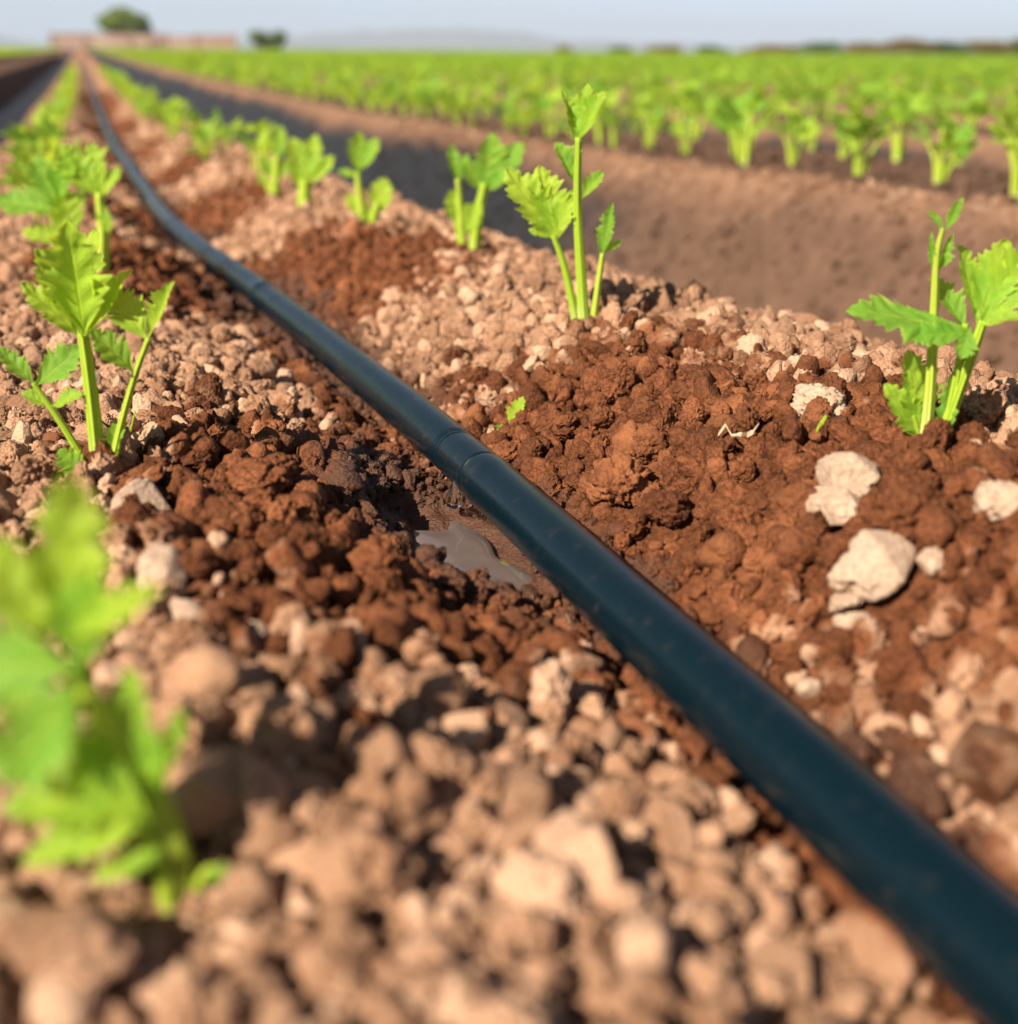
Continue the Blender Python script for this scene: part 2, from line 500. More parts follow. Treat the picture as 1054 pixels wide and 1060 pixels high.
# named lumps: pixel, pixel radius, shape, squash
sp = hit(883, 505)
LUMPS = [
    (876, 492, 30, ROUND[0], 'stone', 'large pale dry lump, upper of two stuck together, right of the pipe'),
    (866, 524, 26, ROUND[3], 'stone', 'pale rounded dry lump stuck under a larger one, facing the pipe'),
    (908, 584, 37, ROUND[1], 'stone', 'broad flat-faced pale dry lump, the largest on the damp slope right of the pipe'),
    (963, 581, 15, ROUND[5], 'stone', 'small round pale lump just right of the broad flat-faced pale lump'),
    (877, 622, 19, ROUND[4], 'stone', 'small pale lump directly below and left of the broad flat-faced lump'),
    (887, 648, 17, ROUND[6], 'stone', 'oval pale lump, the lowest in the chain of pale lumps right of the pipe'),
    (940, 738, 22, ROUND[2], 'clod', 'round tan clod alone on dark damp soil low on the right slope'),
    (836, 712, 12, ROUND[5], 'stone', 'little pale pebble close to the dark strip on the right of the pipe'),
    (848, 418, 24, CRUMB[1], 'stone', 'crusty pale clod on the dry crest left of the right-hand seedling'),
    (147, 522, 27, ROUND[2], 'stone', 'blocky pale clod at the foot of the sharp seedling on the left'),
    (208, 512, 12, ROUND[5], 'stone', 'small smooth grey-white pebble in damp crumbs near the left seedling'),
    (166, 592, 27, ROUND[1], 'stone', 'pale flat-topped clod beside the blurred near seedling'),
    (193, 634, 18, ROUND[4], 'stone', 'egg-shaped pale clod right below the flat-topped pale clod'),
    (264, 656, 14, ROUND[6], 'stone', 'bright white angular pebble on the damp left patch'),
    (1035, 520, 27, CRUMB[2], 'stone', 'crusty pale clod at the right edge of the photo below the seedling'),
    (672, 460, 20, CRUMB[3], 'clod', 'square-shouldered damp brown clod on the slope right of the pipe'),
    (640, 500, 30, CRUMB[0], 'clod', 'long ridge-shaped damp brown clod nearest the pipe joint on the right'),
    (690, 525, 24, CRUMB[5], 'clod', 'pointed damp brown clod in the middle of the right slope'),
    (940, 530, 36, CRUMB[4], 'clod', 'big dark brown damp clod behind the two stuck pale lumps'),
    (268, 495, 32, CRUMB[6], 'clod', 'knobbly orange-brown damp clod in front of the sharp left seedling'),
    (300, 505, 24, CRUMB[2], 'clod', 'rust-coloured damp clod at the edge of the black wet hollow'),
    (72, 985, 62, ROUND[3], 'clod', 'very large smooth blurred clod under the near seedling in the corner'),
    (218, 820, 52, ROUND[0], 'clod', 'large blurred brown clod right behind the near seedling'),
    (292, 765, 42, CRUMB[3], 'clod', 'tall blurred dry clod left of the middle of the foreground'),
    (600, 892, 47, ROUND[1], 'clod', 'blurred shield-shaped clod in the middle foreground left of the pipe'),
    (548, 832, 40, ROUND[6], 'clod', 'blurred wedge-shaped clod above the shield-shaped foreground clod'),
    (905, 985, 50, ROUND[4], 'clod', 'blurred pale clod wedged under the pipe at the lower right'),
    (810, 1010, 36, ROUND[2], 'clod', 'blurred finger-shaped clod below the pipe near the bottom edge'),
    (870, 925, 26, ROUND[5], 'clod', 'blurred upright clod leaning towards the underside of the pipe'),
    (455, 800, 40, CRUMB[5], 'clod', 'blurred lumpy clod left of the wedge-shaped foreground clod'),
    (690, 860, 34, ROUND[3], 'clod', 'blurred dry clod between the shield-shaped clod and the pipe'),
    (380, 905, 50, CRUMB[0], 'clod', 'blurred broad clod in the bottom foreground right of the near seedling'),
    (1030, 790, 46, ROUND[0], 'clod', 'large blurred pale clod at the right edge above the pipe'),
]
taken = []
for i, (u, v, pr, me, kd, lab) in enumerate(LUMPS):
    p = hit(u, v + pr * .75)
    depth = (p - CAM).dot(FWD)
    r = pr * depth / FPX
    c = CAM + ray(u, v) * (depth / FPX) * (1 - .35 * r / depth)
    c[2] = max(c[2], H(c[0], c[1], False) + .45 * r)
    me2 = me
    if kd == 'stone':
        me2 = me.copy(); me2.materials[0] = M_STONE
    s = r * .92
    o = link('soil_clod' if kd == 'clod' else 'pale_lump', me2, None, c, Euler((random.uniform(-.4, .4), random.uniform(-.4, .4), random.uniform(0, 6.28))), (s, s, s * 1.12))
    tag(o, lab, 'soil clod' if kd == 'clod' else 'dry lump')
    taken.append((c[0], c[1], r * (1.35 if kd == 'stone' else 1.0)))
TK = np.array(taken)

FOOT = hit(191, 938)
# clods with an object each: the ones that show largest
cand = []
tries = 0
GROUPS = {
    'fore': ('dry pale brown soil clod in the crumbly foreground left of the pipe', 'dry clods of the crumbly foreground'),
    'wetr': ('damp reddish brown soil clod on the wet slope right of the pipe', 'damp clods right of the pipe'),
    'wetl': ('damp reddish brown soil clod in the wet patch left of the pipe', 'damp clods left of the pipe'),
    'crest': ('dry sandy clod on the pale ridge carrying the right row of seedlings', 'dry clods on the right ridge'),
    'left': ('dry sandy clod on the pale ground round the left row of seedlings', 'dry clods round the left row'),
}
made = len(LUMPS)
spots = []
while made < 296 and tries < 40000:
    tries += 1
    u, v = rng.uniform(5, 1049), rng.uniform(300, 1055)
    if rng.random() > (v - 180) / 800: continue
    p = hit(u, v)
    if not (-.3 < p[0] < .55 and p[1] < 1.0): continue
    w = wet_at(p[0], p[1])
    r = rng.uniform(.0045, .0078) if w > 1 else rng.uniform(.0042, .0062)
    if p[1] < .30 and w > 1: r *= .95
    if np.any(np.hypot(TK[:, 0] - p[0], TK[:, 1] - p[1]) < (TK[:, 2] + r) * .95): continue
    z = p[2] + r * .55
    if np.hypot(p[0] - FOOT[0], p[1] - FOOT[1]) < .020: continue
    if not clear(p[0], p[1], r, z): continue
    if p[1] < .16 and p[0] < .02 and r > .006: continue
    TK = np.vstack([TK, [p[0], p[1], r]])
    me = (ROUND if (w > 1 and rng.random() < .65) else CRUMB)[rng.integers(7)]
    o = link('soil_clod', me, None, (p[0], p[1], z), Euler(tuple(rng.uniform(0, 6.28, 3))), (r * rng.uniform(.85, 1.2), r * rng.uniform(.85, 1.1), r * rng.uniform(.85, 1.1)))
    right = p[0] > pipe_x(p[1])
    g = ('wetr' if right else 'wetl') if w < 1.02 else ('crest' if right else ('fore' if p[1] < .36 else 'left'))
    tag(o, GROUPS[g][0], 'soil clod', GROUPS[g][1])
    made += 1


def gn_scatter(name, sources, pts, rots, scls, ids):
    me = bpy.data.meshes.new(name)
    n = len(pts)
    me.vertices.add(n); me.vertices.foreach_set('co', np.asarray(pts, np.float32).ravel())
    a = me.attributes.new('rot', 'FLOAT_VECTOR', 'POINT'); a.data.foreach_set('vector', np.asarray(rots, np.float32).ravel())
    a = me.attributes.new('scl', 'FLOAT_VECTOR', 'POINT'); a.data.foreach_set('vector', np.asarray(scls, np.float32).ravel())
    a = me.attributes.new('pick', 'INT', 'POINT'); a.data.foreach_set('value', np.asarray(ids, np.int32))
    o = link(name, me)
    ng = bpy.data.node_groups.new(name, 'GeometryNodeTree')
    ng.interface.new_socket('Geometry', in_out='INPUT', socket_type='NodeSocketGeometry')
    ng.interface.new_socket('Geometry', in_out='OUTPUT', socket_type='NodeSocketGeometry')
    N = ng.nodes.new; L = ng.links.new
    gi, go = N('NodeGroupInput'), N('NodeGroupOutput')
    inst = N('GeometryNodeInstanceOnPoints')
    join = N('GeometryNodeJoinGeometry')
    for s in sources:
        oi = N('GeometryNodeObjectInfo'); oi.transform_space = 'ORIGINAL'
        oi.inputs['Object'].default_value = s; oi.inputs['As Instance'].default_value = True
        L(oi.outputs['Geometry'], join.inputs[0])
    def attr(nm, typ):
        k = N('GeometryNodeInputNamedAttribute'); k.data_type = typ; k.inputs['Name'].default_value = nm
        return k.outputs[0]
    L(gi.outputs[0], inst.inputs['Points']); L(join.outputs[0], inst.inputs['Instance'])
    inst.inputs['Pick Instance'].default_value = True
    L(attr('pick', 'INT'), inst.inputs['Instance Index'])
    L(attr('rot', 'FLOAT_VECTOR'), inst.inputs['Rotation']); L(attr('scl', 'FLOAT_VECTOR'), inst.inputs['Scale'])
    L(inst.outputs[0], go.inputs[0])
    md = o.modifiers.new('scatter', 'NODES'); md.node_group = ng
    return o


# the loose crumbs nobody could count
def crumbs(n, x0, x1, y0, y1, ra, rb, power, bury):
    x, y = rng.uniform(x0, x1, n), rng.uniform(y0, y1, n)
    u = rng.random(n)
    r = (ra ** -power + u * (rb ** -power - ra ** -power)) ** (-1 / power)
    w = wet_at(x, y)
    keep = np.where(w < 1.0, np.where(r < .0021, .30, np.where(r < .0038, .50, 1.0)), 1.0)
    z = H(x, y) + r * rng.uniform(bury - .25, bury + .25, n)
    ok = clear(x, y, r, z) & (rng.random(n) < keep)
    # the soil is firm and bare right round the near seedling's foot
    ok &= ~((np.hypot(x - FOOT[0], y - FOOT[1]) < .013) & (r > .0018))
    # not inside the counted clods
    for cx, cy, cr in TK:
        ok &= ~((np.hypot(x - cx, y - cy) < (cr + r) * .62))
    # stay in view (wide margin)
    P = np.stack([x, y, z], 1) - CAM
    dpt = P @ FWD
    uu = P @ RIGHT / dpt; vv = P @ UPV / dpt
    ok &= (dpt > .03) & (np.abs(uu) < .56) & (vv > -.56) & (vv < .5)
    return np.stack([x, y, z], 1)[ok], r[ok]


src = []
for i, me in enumerate(ROUND[:4] + CRUMB + SMALL):
    # the source of each crumb shape is itself a small clod lying on the bed
    px, py = [(400, 720), (470, 760), (520, 780), (330, 820), (600, 560), (700, 600), (760, 640), (800, 560), (720, 470), (560, 420), (840, 640),
              (380, 880), (450, 930), (520, 960), (700, 960), (250, 560), (330, 600), (760, 520), (640, 430)][i]
    p = hit(px, py); r = .0042 if i >= 11 else .0055
    o = link('soil_clod', me, None, (p[0], p[1], p[2] + r * .4), Euler(tuple(rng.uniform(0, 6.28, 3))), (r, r, r))
    w = wet_at(p[0], p[1]); right = p[0] > pipe_x(p[1])
    g = ('wetr' if right else 'wetl') if w < 1.02 else ('crest' if right else 'fore')
    tag(o, GROUPS[g][0], 'soil clod', GROUPS[g][1])
    src.append(o)
parts = [
    (crumbs(4600, -.34, .60, .05, .85, .0042, .0078, 2.4, .75), (0, 11)),
    (crumbs(1500, .0, .40, .15, .70, .0038, .0075, 1.8, .85), (4, 11)),
    (crumbs(23000, -.34, .60, .05, .85, .0021, .0042, 2.0, .75), (0, 11)),
    (crumbs(95000, -.34, .60, .05, .80, .0008, .0021, 1.5, .35), (11, 19)),
    (crumbs(12000, -.40, .60, .80, 1.9, .0035, .0095, 2.4, .3), (0, 19)),
    (crumbs(22000, -.40, .60, .80, 1.9, .002, .0035, 2.0, .3), (11, 19)),
    (crumbs(9000, -.35, .60, 1.9, 4.0, .005, .012, 2.0, .3), (11, 19)),
    (crumbs(9000, .72, 1.5, .7, 4.0, .003, .012, 2.2, .2), (11, 19)),
]
pts = np.concatenate([p[0][0] for p in parts]); rs = np.concatenate([p[0][1] for p in parts])
ids = np.concatenate([rng.integers(p[1][0], p[1][1], len(p[0][0])) for p in parts])
n = len(pts)
tag(gn_scatter('soil_crumbs', src, pts, rng.uniform(0, 6.28, (n, 3)), rs[:, None] * rng.uniform(.8, 1.2, (n, 3)), ids), kind='stuff', label='loose dry and damp soil crumbs covering the planting bed', cat='soil crumbs')
print('crumbs', n)

# ------------------------------------------------------------------ DRIP PIPE
def sweep(ys, rad_fn, seg=40, xo=0.0):
    xs, zs = pipe_x(ys) + xo, pipe_z(ys)
    P = np.stack([xs, ys, zs], 1)
    T = np.gradient(P, axis=0); T /= np.linalg.norm(T, axis=1)[:, None]
    A = np.cross(T, np.array([0, 0, 1.0])); A /= np.linalg.norm(A, axis=1)[:, None]
    B = np.cross(A, T)
    a = np.linspace(0, 2 * np.pi, seg, endpoint=False)
    R = rad_fn(ys)
    V = P[:, None, :] + R[:, None, None] * (np.cos(a)[None, :, None] * A[:, None, :] + np.sin(a)[None, :, None] * B[:, None, :])
    n = len(ys); idx = np.arange(n * seg).reshape(n, seg); nxt = np.roll(idx, -1, 1)
    F = np.stack([idx[:-1].ravel(), nxt[:-1].ravel(), nxt[1:].ravel(), idx[1:].ravel()], 1)
    return V.reshape(-1, 3), F


EMIT = [.466, .93, 1.41, 1.89, 2.37]
HALF = .021


def body_r(y):
    r = np.full_like(y, PR)
    for e in EMIT:
        r = r + .00035 * np.exp(-((y - (e - HALF - .010)) / .010) ** 2) - .0012 * sstep(-.0008, .0008, y - (e - HALF)) * (1 - sstep(-.0008, .0008, y - (e + HALF)))
        r = r - .00035 * sstep(-.001, .001, y - (e + HALF)) * np.exp(-np.clip(y - (e + HALF), 0, 1) / .02)
    return r + .0011 * np.exp(-((y - .955) / .016) ** 2) + .0007 * np.exp(-((y - 1.435) / .02) ** 2)


ys = np.unique(np.round(np.concatenate([np.arange(-.2, .345, .005), np.arange(.35, 1.1, .0012), np.arange(1.106, 2.99, .006), np.geomspace(3, 58, 160)]), 5))
pv, pf = sweep(ys, body_r)
root = bpy.data.objects.new('drip_pipe', None); COL.objects.link(root); root.location = (.165, .466, float(pipe_z(.466)))
tag(root, 'black plastic drip irrigation pipe running along the planting bed between two seedling rows', 'drip pipe')


def under(name, V, F, mat, parent, origin, uv=None):
    me = mesh_np(name, np.asarray(V) - np.asarray(origin), F, mat, uv=uv)
    return link(name, me, parent)


O = np.array(root.location[:])
under('tube', pv, pf, M_PIPE, root, O)


def band_r(e):
    def f(y):
        d = y - e
        r = np.full_like(y, PR + .00005)
        r = r - .0010 * np.exp(-((d + HALF) / .0011) ** 2)                       # deep groove, near end
        r = r - .0005 * np.exp(-((d - HALF + .002) / .0008) ** 2) - .0004 * np.exp(-((d - HALF + .006) / .0008) ** 2)
        r = r - .0003 * sstep(-HALF * .2, HALF, d) - .0002
        r = r - .0008 * sstep(-HALF + .0008, -HALF - .0010, d)
        return r + .0011 * np.exp(-((y - .955) / .016) ** 2) + .0007 * np.exp(-((y - 1.435) / .02) ** 2)
    return f


for e in EMIT[:4]:
    v_, f_ = sweep(np.linspace(e - HALF - .0012, e + HALF + .0010, 90), band_r(e), 56)
    under('emitter_band', v_, f_, M_PIPE, root, O)

# ------------------------------------------------------------------ WATER below the dripper
M_PUD, M_CLEAR = water_material('muddy_water', True), water_material('clear_water', False)
a = np.linspace(0, 2 * np.pi, 64, endpoint=False)
pc = np.array([.150, .411])
rr = .94 + .62 * np.array([float(noise2(np.array([math.cos(t) * 1.6 + 5]), np.array([math.sin(t) * 1.6 + 5]), 51)[0]) for t in a]) * 2
V = [(0.147, .413, 0.0)]
for k, s in ((0, .5), (1, .9), (2, 1.15)):
    V += [(pc[0] + .0150 * s * r_ * math.cos(t), pc[1] + .038 * s * r_ * math.sin(t), (0, 0, -.0012)[k]) for t, r_ in zip(a, rr)]
V = np.array(V); V[:, 2] += float(z0(.413)) - .0222
F = [(0, 1 + i, 1 + (i + 1) % 64) for i in range(64)]
for k in (0, 1):
    o_ = 1 + 64 * k
    F += [(o_ + i, o_ + 64 + i, o_ + 64 + (i + 1) % 64, o_ + (i + 1) % 64) for i in range(64)]
tag(link('water', mesh_np('water', V, F, M_PUD)), kind='structure', label='shallow muddy puddle under the dripper')


def drop(u, v, rpx, stretch, label):
    d = hit(500, 545)
    dist = hdist((float(pipe_x(.45)), .45, 0))
    c = unproj(u, v, dist)
    r = rpx * dist / FPX
    Vd, Fd = ICO4
    P = Vd.copy()
    up = np.maximum(P[:, 2], 0)
    P[:, 0] *= 1 - .62 * up; P[:, 1] *= 1 - .62 * up
    P[:, 2] *= 1 + (stretch - 1) * (P[:, 2] > 0)
    P *= r
    o = link('water_drop', mesh_np('water_drop', P, Fd, M_CLEAR), None, c)
    tag(o, label, 'water drop')


drop(470, 518, 10, 2.3, 'tall clear water drop hanging from the pipe joint')
drop(499, 540, 7, 1.5, 'small round water drop on the puddle edge beside the pipe')

# ------------------------------------------------------------------ CELERY
def frame_from(dirv, nrm):
    d = dirv / np.linalg.norm(dirv)
    x = np.cross(d, nrm); x /= max(np.linalg.norm(x), 1e-9)
    n = np.cross(x, d)
    return x, d, n


def leaflet(A, B, nrm, wr=.55, rows=34, cols=4, cup=.25, bend=.2, seed=0, teeth=1.0, fold=0.0):
    """one lobed and toothed celery leaflet from A (base) to B (tip); wr = half width / length"""
    A, B = np.asarray(A, float), np.asarray(B, float)
    L = np.linalg.norm(B - A)
    x, d, nn = frame_from(B - A, np.asarray(nrm, float))
    r = np.random.default_rng(seed)
    t = np.linspace(0, 1, rows)
    env = np.interp(t, [0, .10, .30, .46, .60, .78, .92, 1], [.03, .13, .78, 1.0, .90, .60, .27, .0])
    W = wr * L * .85
    out = []
    sides = []
    for sgn in (-1, 1):
        ph = r.uniform(0, .25)
        lob = 1 - .46 * np.clip(1 - np.abs(t - (.55 + r.uniform(-.03, .03))) / .055, 0, 1) * min(1, teeth) - .30 * np.clip(1 - np.abs(t - (.79 + r.uniform(-.02, .02))) / .04, 0, 1)
        saw = ((t * 10 + ph) % 1.0)
        tooth = 1 - .27 * teeth * np.where(saw < .75, (1 - saw / .75) , (saw - .75) / .25) * (t > .22)
        w = env * lob * tooth * W * r.uniform(.9, 1.08)
        sides.append(w)
    V, uv = [], []
    k1 = r.uniform(-.1, .1)
    phr = r.uniform(0, 6)
    for i in range(rows):
        for c in range(-cols, cols + 1):
            s = c / cols
            w = sides[0][i] if s < 0 else sides[1][i]
            q = abs(s)
            lx = s * w * math.cos(.55 * (1 - t[i] * .4))
            ly = (t[i] * .86 + .14 * t[i] ** 2) * L + q * w * math.sin(.62) * (1 - .25 * t[i])
            ly = min(ly, L * 1.02)
            z = cup * (q * w) ** 2 / (W + 1e-9) * 1.3 + fold * q * w - bend * L * (t[i] ** 2) * .5 + .035 * L * math.sin(9 * t[i] + phr + 3 * s) * q + k1 * lx * t[i]
            z += .012 * L * math.cos(30 * (t[i] - .1 * q)) * (q * (1 - q)) * 4
            V.append(A + x * lx + d * ly + nn * z); uv.append((s, t[i]))
    m = 2 * cols + 1
    F = [(i * m + c, i * m + c + 1, (i + 1) * m + c + 1, (i + 1) * m + c) for i in range(rows - 1) for c in range(m - 1)]
    return V, F, uv


def tube(pts, r0, r1, seg=10, n=14, ribs=.10, flare=1.0):
    pts = [np.asarray(p, float) for p in pts]
    # Catmull-Rom
    q = [2 * pts[0] - pts[1]] + pts + [2 * pts[-1] - pts[-2]]
    P = []
    for i in range(1, len(q) - 2):
        for s in np.linspace(0, 1, n, endpoint=(i == len(q) - 3)):
            a, b, c, d = q[i - 1], q[i], q[i + 1], q[i + 2]
            P.append(.5 * (2 * b + (c - a) * s + (2 * a - 5 * b + 4 * c - d) * s * s + (3 * b - a - 3 * c + d) * s ** 3))
    P = np.array(P); T = np.gradient(P, axis=0); T /= np.linalg.norm(T, axis=1)[:, None]
    ref = np.array([.3, -.9, .1])
    V, uv = [], []
    for i, (p, t_) in enumerate(zip(P, T)):
        f = i / (len(P) - 1)
        A = np.cross(t_, ref); A /= np.linalg.norm(A); B = np.cross(A, t_)
        R = (r0 * (1 - f) + r1 * f) * (1 + (flare - 1) * math.exp(-f * 9))
        for k in range(seg):
            a = 2 * math.pi * k / seg
            rad = R * (1 + ribs * math.cos(a * (seg // 2 if seg > 6 else 2)))
            V.append(p + A * rad * math.cos(a) + B * rad * .82 * math.sin(a)); uv.append((k / seg, f))
    F = [(i * seg + k, i * seg + (k + 1) % seg, (i + 1) * seg + (k + 1) % seg, (i + 1) * seg + k) for i in range(len(P) - 1) for k in range(seg)]
    F.append(tuple(range((len(P) - 1) * seg, len(P) * seg)))
    return V, F, uv


def join(parts_):
    V, F, uv = [], [], []
    for v, f, u in parts_:
        o_ = len(V); V += list(v); F += [tuple(i + o_ for i in ff) for ff in f]; uv += list(u)
    return V, F, uv


def plant_root(base, label, group=None, name='celery_seedling'):
    r = bpy.data.objects.new(name, None); COL.objects.link(r); r.location = [float(c) for c in base]
    return tag(r, label, 'celery seedling', group)


def rel(name, geo, mat, parent, origin):
    v, f, u = geo
    return link(name, mesh_np(name, np.asarray(v) - np.asarray(origin), f, mat, uv=u), parent)


def custom_plant(base_px, label, stalks):
    """stalks: (points [(u, v, d_mm)], r0 px, r1 px, leaves [ [ (A uvd, B uvd, width ratio, (normal right, up, toward camera), kw) ... ] ])"""
    base = hit(*base_px)
    yd = hdist(base)
    s = (base - CAM).dot(FWD) / FPX
    root = plant_root(base, label)
    W = lambda q: unproj(q[0], q[1], yd + (q[2] if len(q) > 2 else 0) * .001)
    sd = int(base_px[0])
    for pts_, r0, r1, leaves in stalks:
        pp = [W(q) for q in pts_]
        if pts_[0][1] > base_px[1] - 25: pp[0] = pp[0] - np.array([0, 0, .003])
        st = rel('stalk', tube(pp, r0 * s * .9, r1 * s * .88, 14, 14, .11, 1.25), M_STALK, root, base)
        for lf in leaves:
            geo = []
            for (A, B, wr, nv, kw) in lf:
                sd += 1
                nrm = RIGHT * nv[0] + np.array([0, 0, 1.0]) * nv[1] - HFWD * nv[2]
                geo.append(leaflet(W(A), W(B), nrm, wr, seed=sd, rows=56, cols=6, **kw))
            rel('leaf', join(geo), M_LEAF, st, base)
    return root


K = dict
custom_plant((107, 500), 'sharp bright green celery seedling standing at the left, tallest stalk in the middle', [
    ([(104, 502), (97, 430), (91, 380), (86, 345)], 8.5, 6, [
        [((88, 352), (70, 226, -6), .40, (.2, .25, 1), K(bend=-.12, cup=.5)), ((88, 352), (92, 236, 8), .42, (-.6, .4, 1), K(bend=.1, cup=.6)),
         ((86, 350), (40, 255, 4), .34, (.9, .2, .8), K(cup=.4)), ((85, 350), (24, 290, -6), .30, (.3, .7, .8), K(bend=.25)),
         ((90, 350), (129, 275, 4), .34, (-.8, .3, .8), K(cup=.4))]]),
    ([(112, 498), (122, 455), (138, 395), (154, 350)], 5, 3, [
        [((154, 350), (176, 290), .26, (-.55, .1, 1), K(cup=.5, fold=.35)), ((153, 352), (113, 298, 6), .50, (.35, .5, 1), K(bend=.15))],
        [((140, 386), (97, 340, -6), .44, (.2, .8, .7), K(bend=.3))]]),
    ([(98, 496), (78, 462), (54, 424), (34, 396)], 5, 2.6, [
        [((36, 398), (-2, 358), .34, (.5, .5, .8), K(cup=.4, bend=.2)), ((36, 400), (82, 358, 2), .46, (-.1, .5, 1), K(bend=.2))],
        [((52, 421), (22, 404), .38, (0, .8, .7), K()), ((52, 421), (80, 405, -4), .45, (-.2, .8, .7), K(bend=.3))]]),
    ([(96, 498), (84, 488), (74, 478)], 3, 2, [[((92, 494, -4), (60, 466, -6), .55, (.1, .6, 1), K(bend=.2))]]),
    ([(112, 496), (116, 475), (118, 460)], 3.4, 2, [[((112, 486), (126, 430), .28, (-.3, .2, 1), K(fold=.4))]]),
])
custom_plant((965, 472), 'sharp celery seedling with broad spread leaves at the right edge', [
    ([(957, 468), (963, 400), (967, 320), (970, 265), (976, 236)], 8, 2.6, [
        [((968, 285), (984, 240), .26, (.3, 0, 1), K(fold=.7, bend=-.1)), ((966, 282), (964, 240), .15, (-.5, 0, 1), K(fold=.6))],
        [((978, 240), (998, 204), .26, (-.5, .2, .9), K(fold=.5, bend=-.2)), ((976, 238), (961, 218), .34, (.6, .2, .9), K(fold=.4))]]),
    ([(966, 472), (985, 425), (1004, 372), (1018, 332)], 9, 6, [
        [((1012, 338), (1000, 252, 8), .40, (.6, .3, .8), K(cup=.4)), ((1014, 336), (1040, 248, 10), .42, (-.1, .35, 1), K(bend=-.1)),
         ((1016, 335), (1078, 262, 4), .50, (-.5, .4, .9), K(cup=.5, bend=.1)), ((1010, 336), (1062, 322, -8), .36, (0, .9, .5), K(bend=.3))]]),
    ([(970, 472), (984, 420), (994, 372), (1000, 335)], 6, 4.5, [
        [((1002, 345, -4), (884, 311, -8), .36, (.0, 1.0, .62), K(bend=.18, cup=-.1)), ((1000, 345, -6), (945, 345, -14), .36, (.2, .7, .8), K(bend=.3)),
         ((1000, 342, 0), (968, 285, 8), .44, (.5, .5, .8), K(cup=.4)), ((1004, 338, -6), (996, 370, -12), .55, (.1, .8, .8), K(bend=.3))]]),
    ([(955, 466), (950, 445), (946, 430)], 4.5, 2.5, [[((957, 462), (938, 362, 4), .36, (.3, .2, 1), K(bend=-.1, cup=.4)), ((956, 458), (922, 398, -2), .36, (.2, .4, 1), K())]]),
    ([(972, 470), (980, 430), (986, 400)], 4, 2.5, [[((974, 462), (988, 384), .20, (-.4, .1, 1), K(fold=.5))]]),
])
custom_plant((606, 345), 'tall thin celery seedling with three stalks in the middle of the right row', [
    ([(606, 348), (602, 290), (598, 215), (599, 142)], 7.2, 3.8, [
        [((599, 150), (586, 90, 4), .36, (.8, .2, .8), K(cup=.4)), ((600, 150), (607, 84, 6), .34, (-.2, .1, 1), K()), ((600, 146), (624, 92), .36, (-.7, .2, .9), K(fold=.4))],
        [((596, 190), (577, 146), .42, (.5, .2, .9), K(fold=.45))], [((602, 206), (624, 176), .42, (-.3, .5, .9), K(fold=.3, cup=.4))]]),
    ([(600, 344), (590, 300), (582, 268), (573, 244)], 5.5, 3.2, [
        [((576, 250), (528, 172), .42, (.35, .55, .9), K(cup=.2)), ((576, 250), (560, 170, 6), .40, (.2, .4, 1), K()), ((576, 250), (592, 196, 2), .34, (-.3, .3, 1), K(cup=.4)), ((572, 246), (548, 236, -4), .42, (.1, .8, .8), K())]]),
    ([(612, 346), (618, 305), (624, 262)], 5, 3, [[((623, 268), (633, 210), .26, (-.5, .1, 1), K(fold=.5)), ((625, 262), (644, 248), .3, (0, .6, .8), K(fold=.3))]]),
])
custom_plant((487, 266), 'blurred celery seedling with a leafy head leaning right, next beyond the tall thin one', [
    ([(480, 266), (477, 225), (474, 185)], 5, 3, [[((474, 190), (467, 148), .30, (.3, .2, 1), K(fold=.3)), ((475, 188), (484, 158), .34, (-.3, .2, 1), K())]]),
    ([(490, 268), (495, 225), (502, 190)], 7, 5, [
        [((500, 196), (512, 138), .45, (.2, .3, 1), K()), ((502, 196), (540, 146), .42, (-.3, .4, 1), K()), ((500, 200), (482, 165, -4), .44, (.3, .4, 1), K()), ((503, 198), (526, 178, -6), .45, (0, .7, .8), K())]]),
    ([(482, 266), (476, 245), (472, 228)], 5, 3, [[((478, 240), (467, 196), .42, (.3, .3, 1), K()), ((480, 244), (496, 208, -6), .44, (-.2, .3, 1), K())]]),
])
custom_plant((382, 242), 'blurred celery seedling with one small head above two low round leaves', [
    ([(378, 244), (372, 200), (370, 178)], 5, 3, [[((370, 182), (372, 136), .42, (.3, .3, 1), K()), ((370, 182), (350, 176), .4, (.2, .6, .8), K()), ((371, 178), (390, 142), .4, (-.3, .3, 1), K())]]),
    ([(384, 244), (388, 222), (392, 210)], 6, 4, [[((390, 226), (398, 184), .5, (-.1, .3, 1), K()), ((386, 228), (358, 200), .4, (.2, .4, 1), K())]]),
])
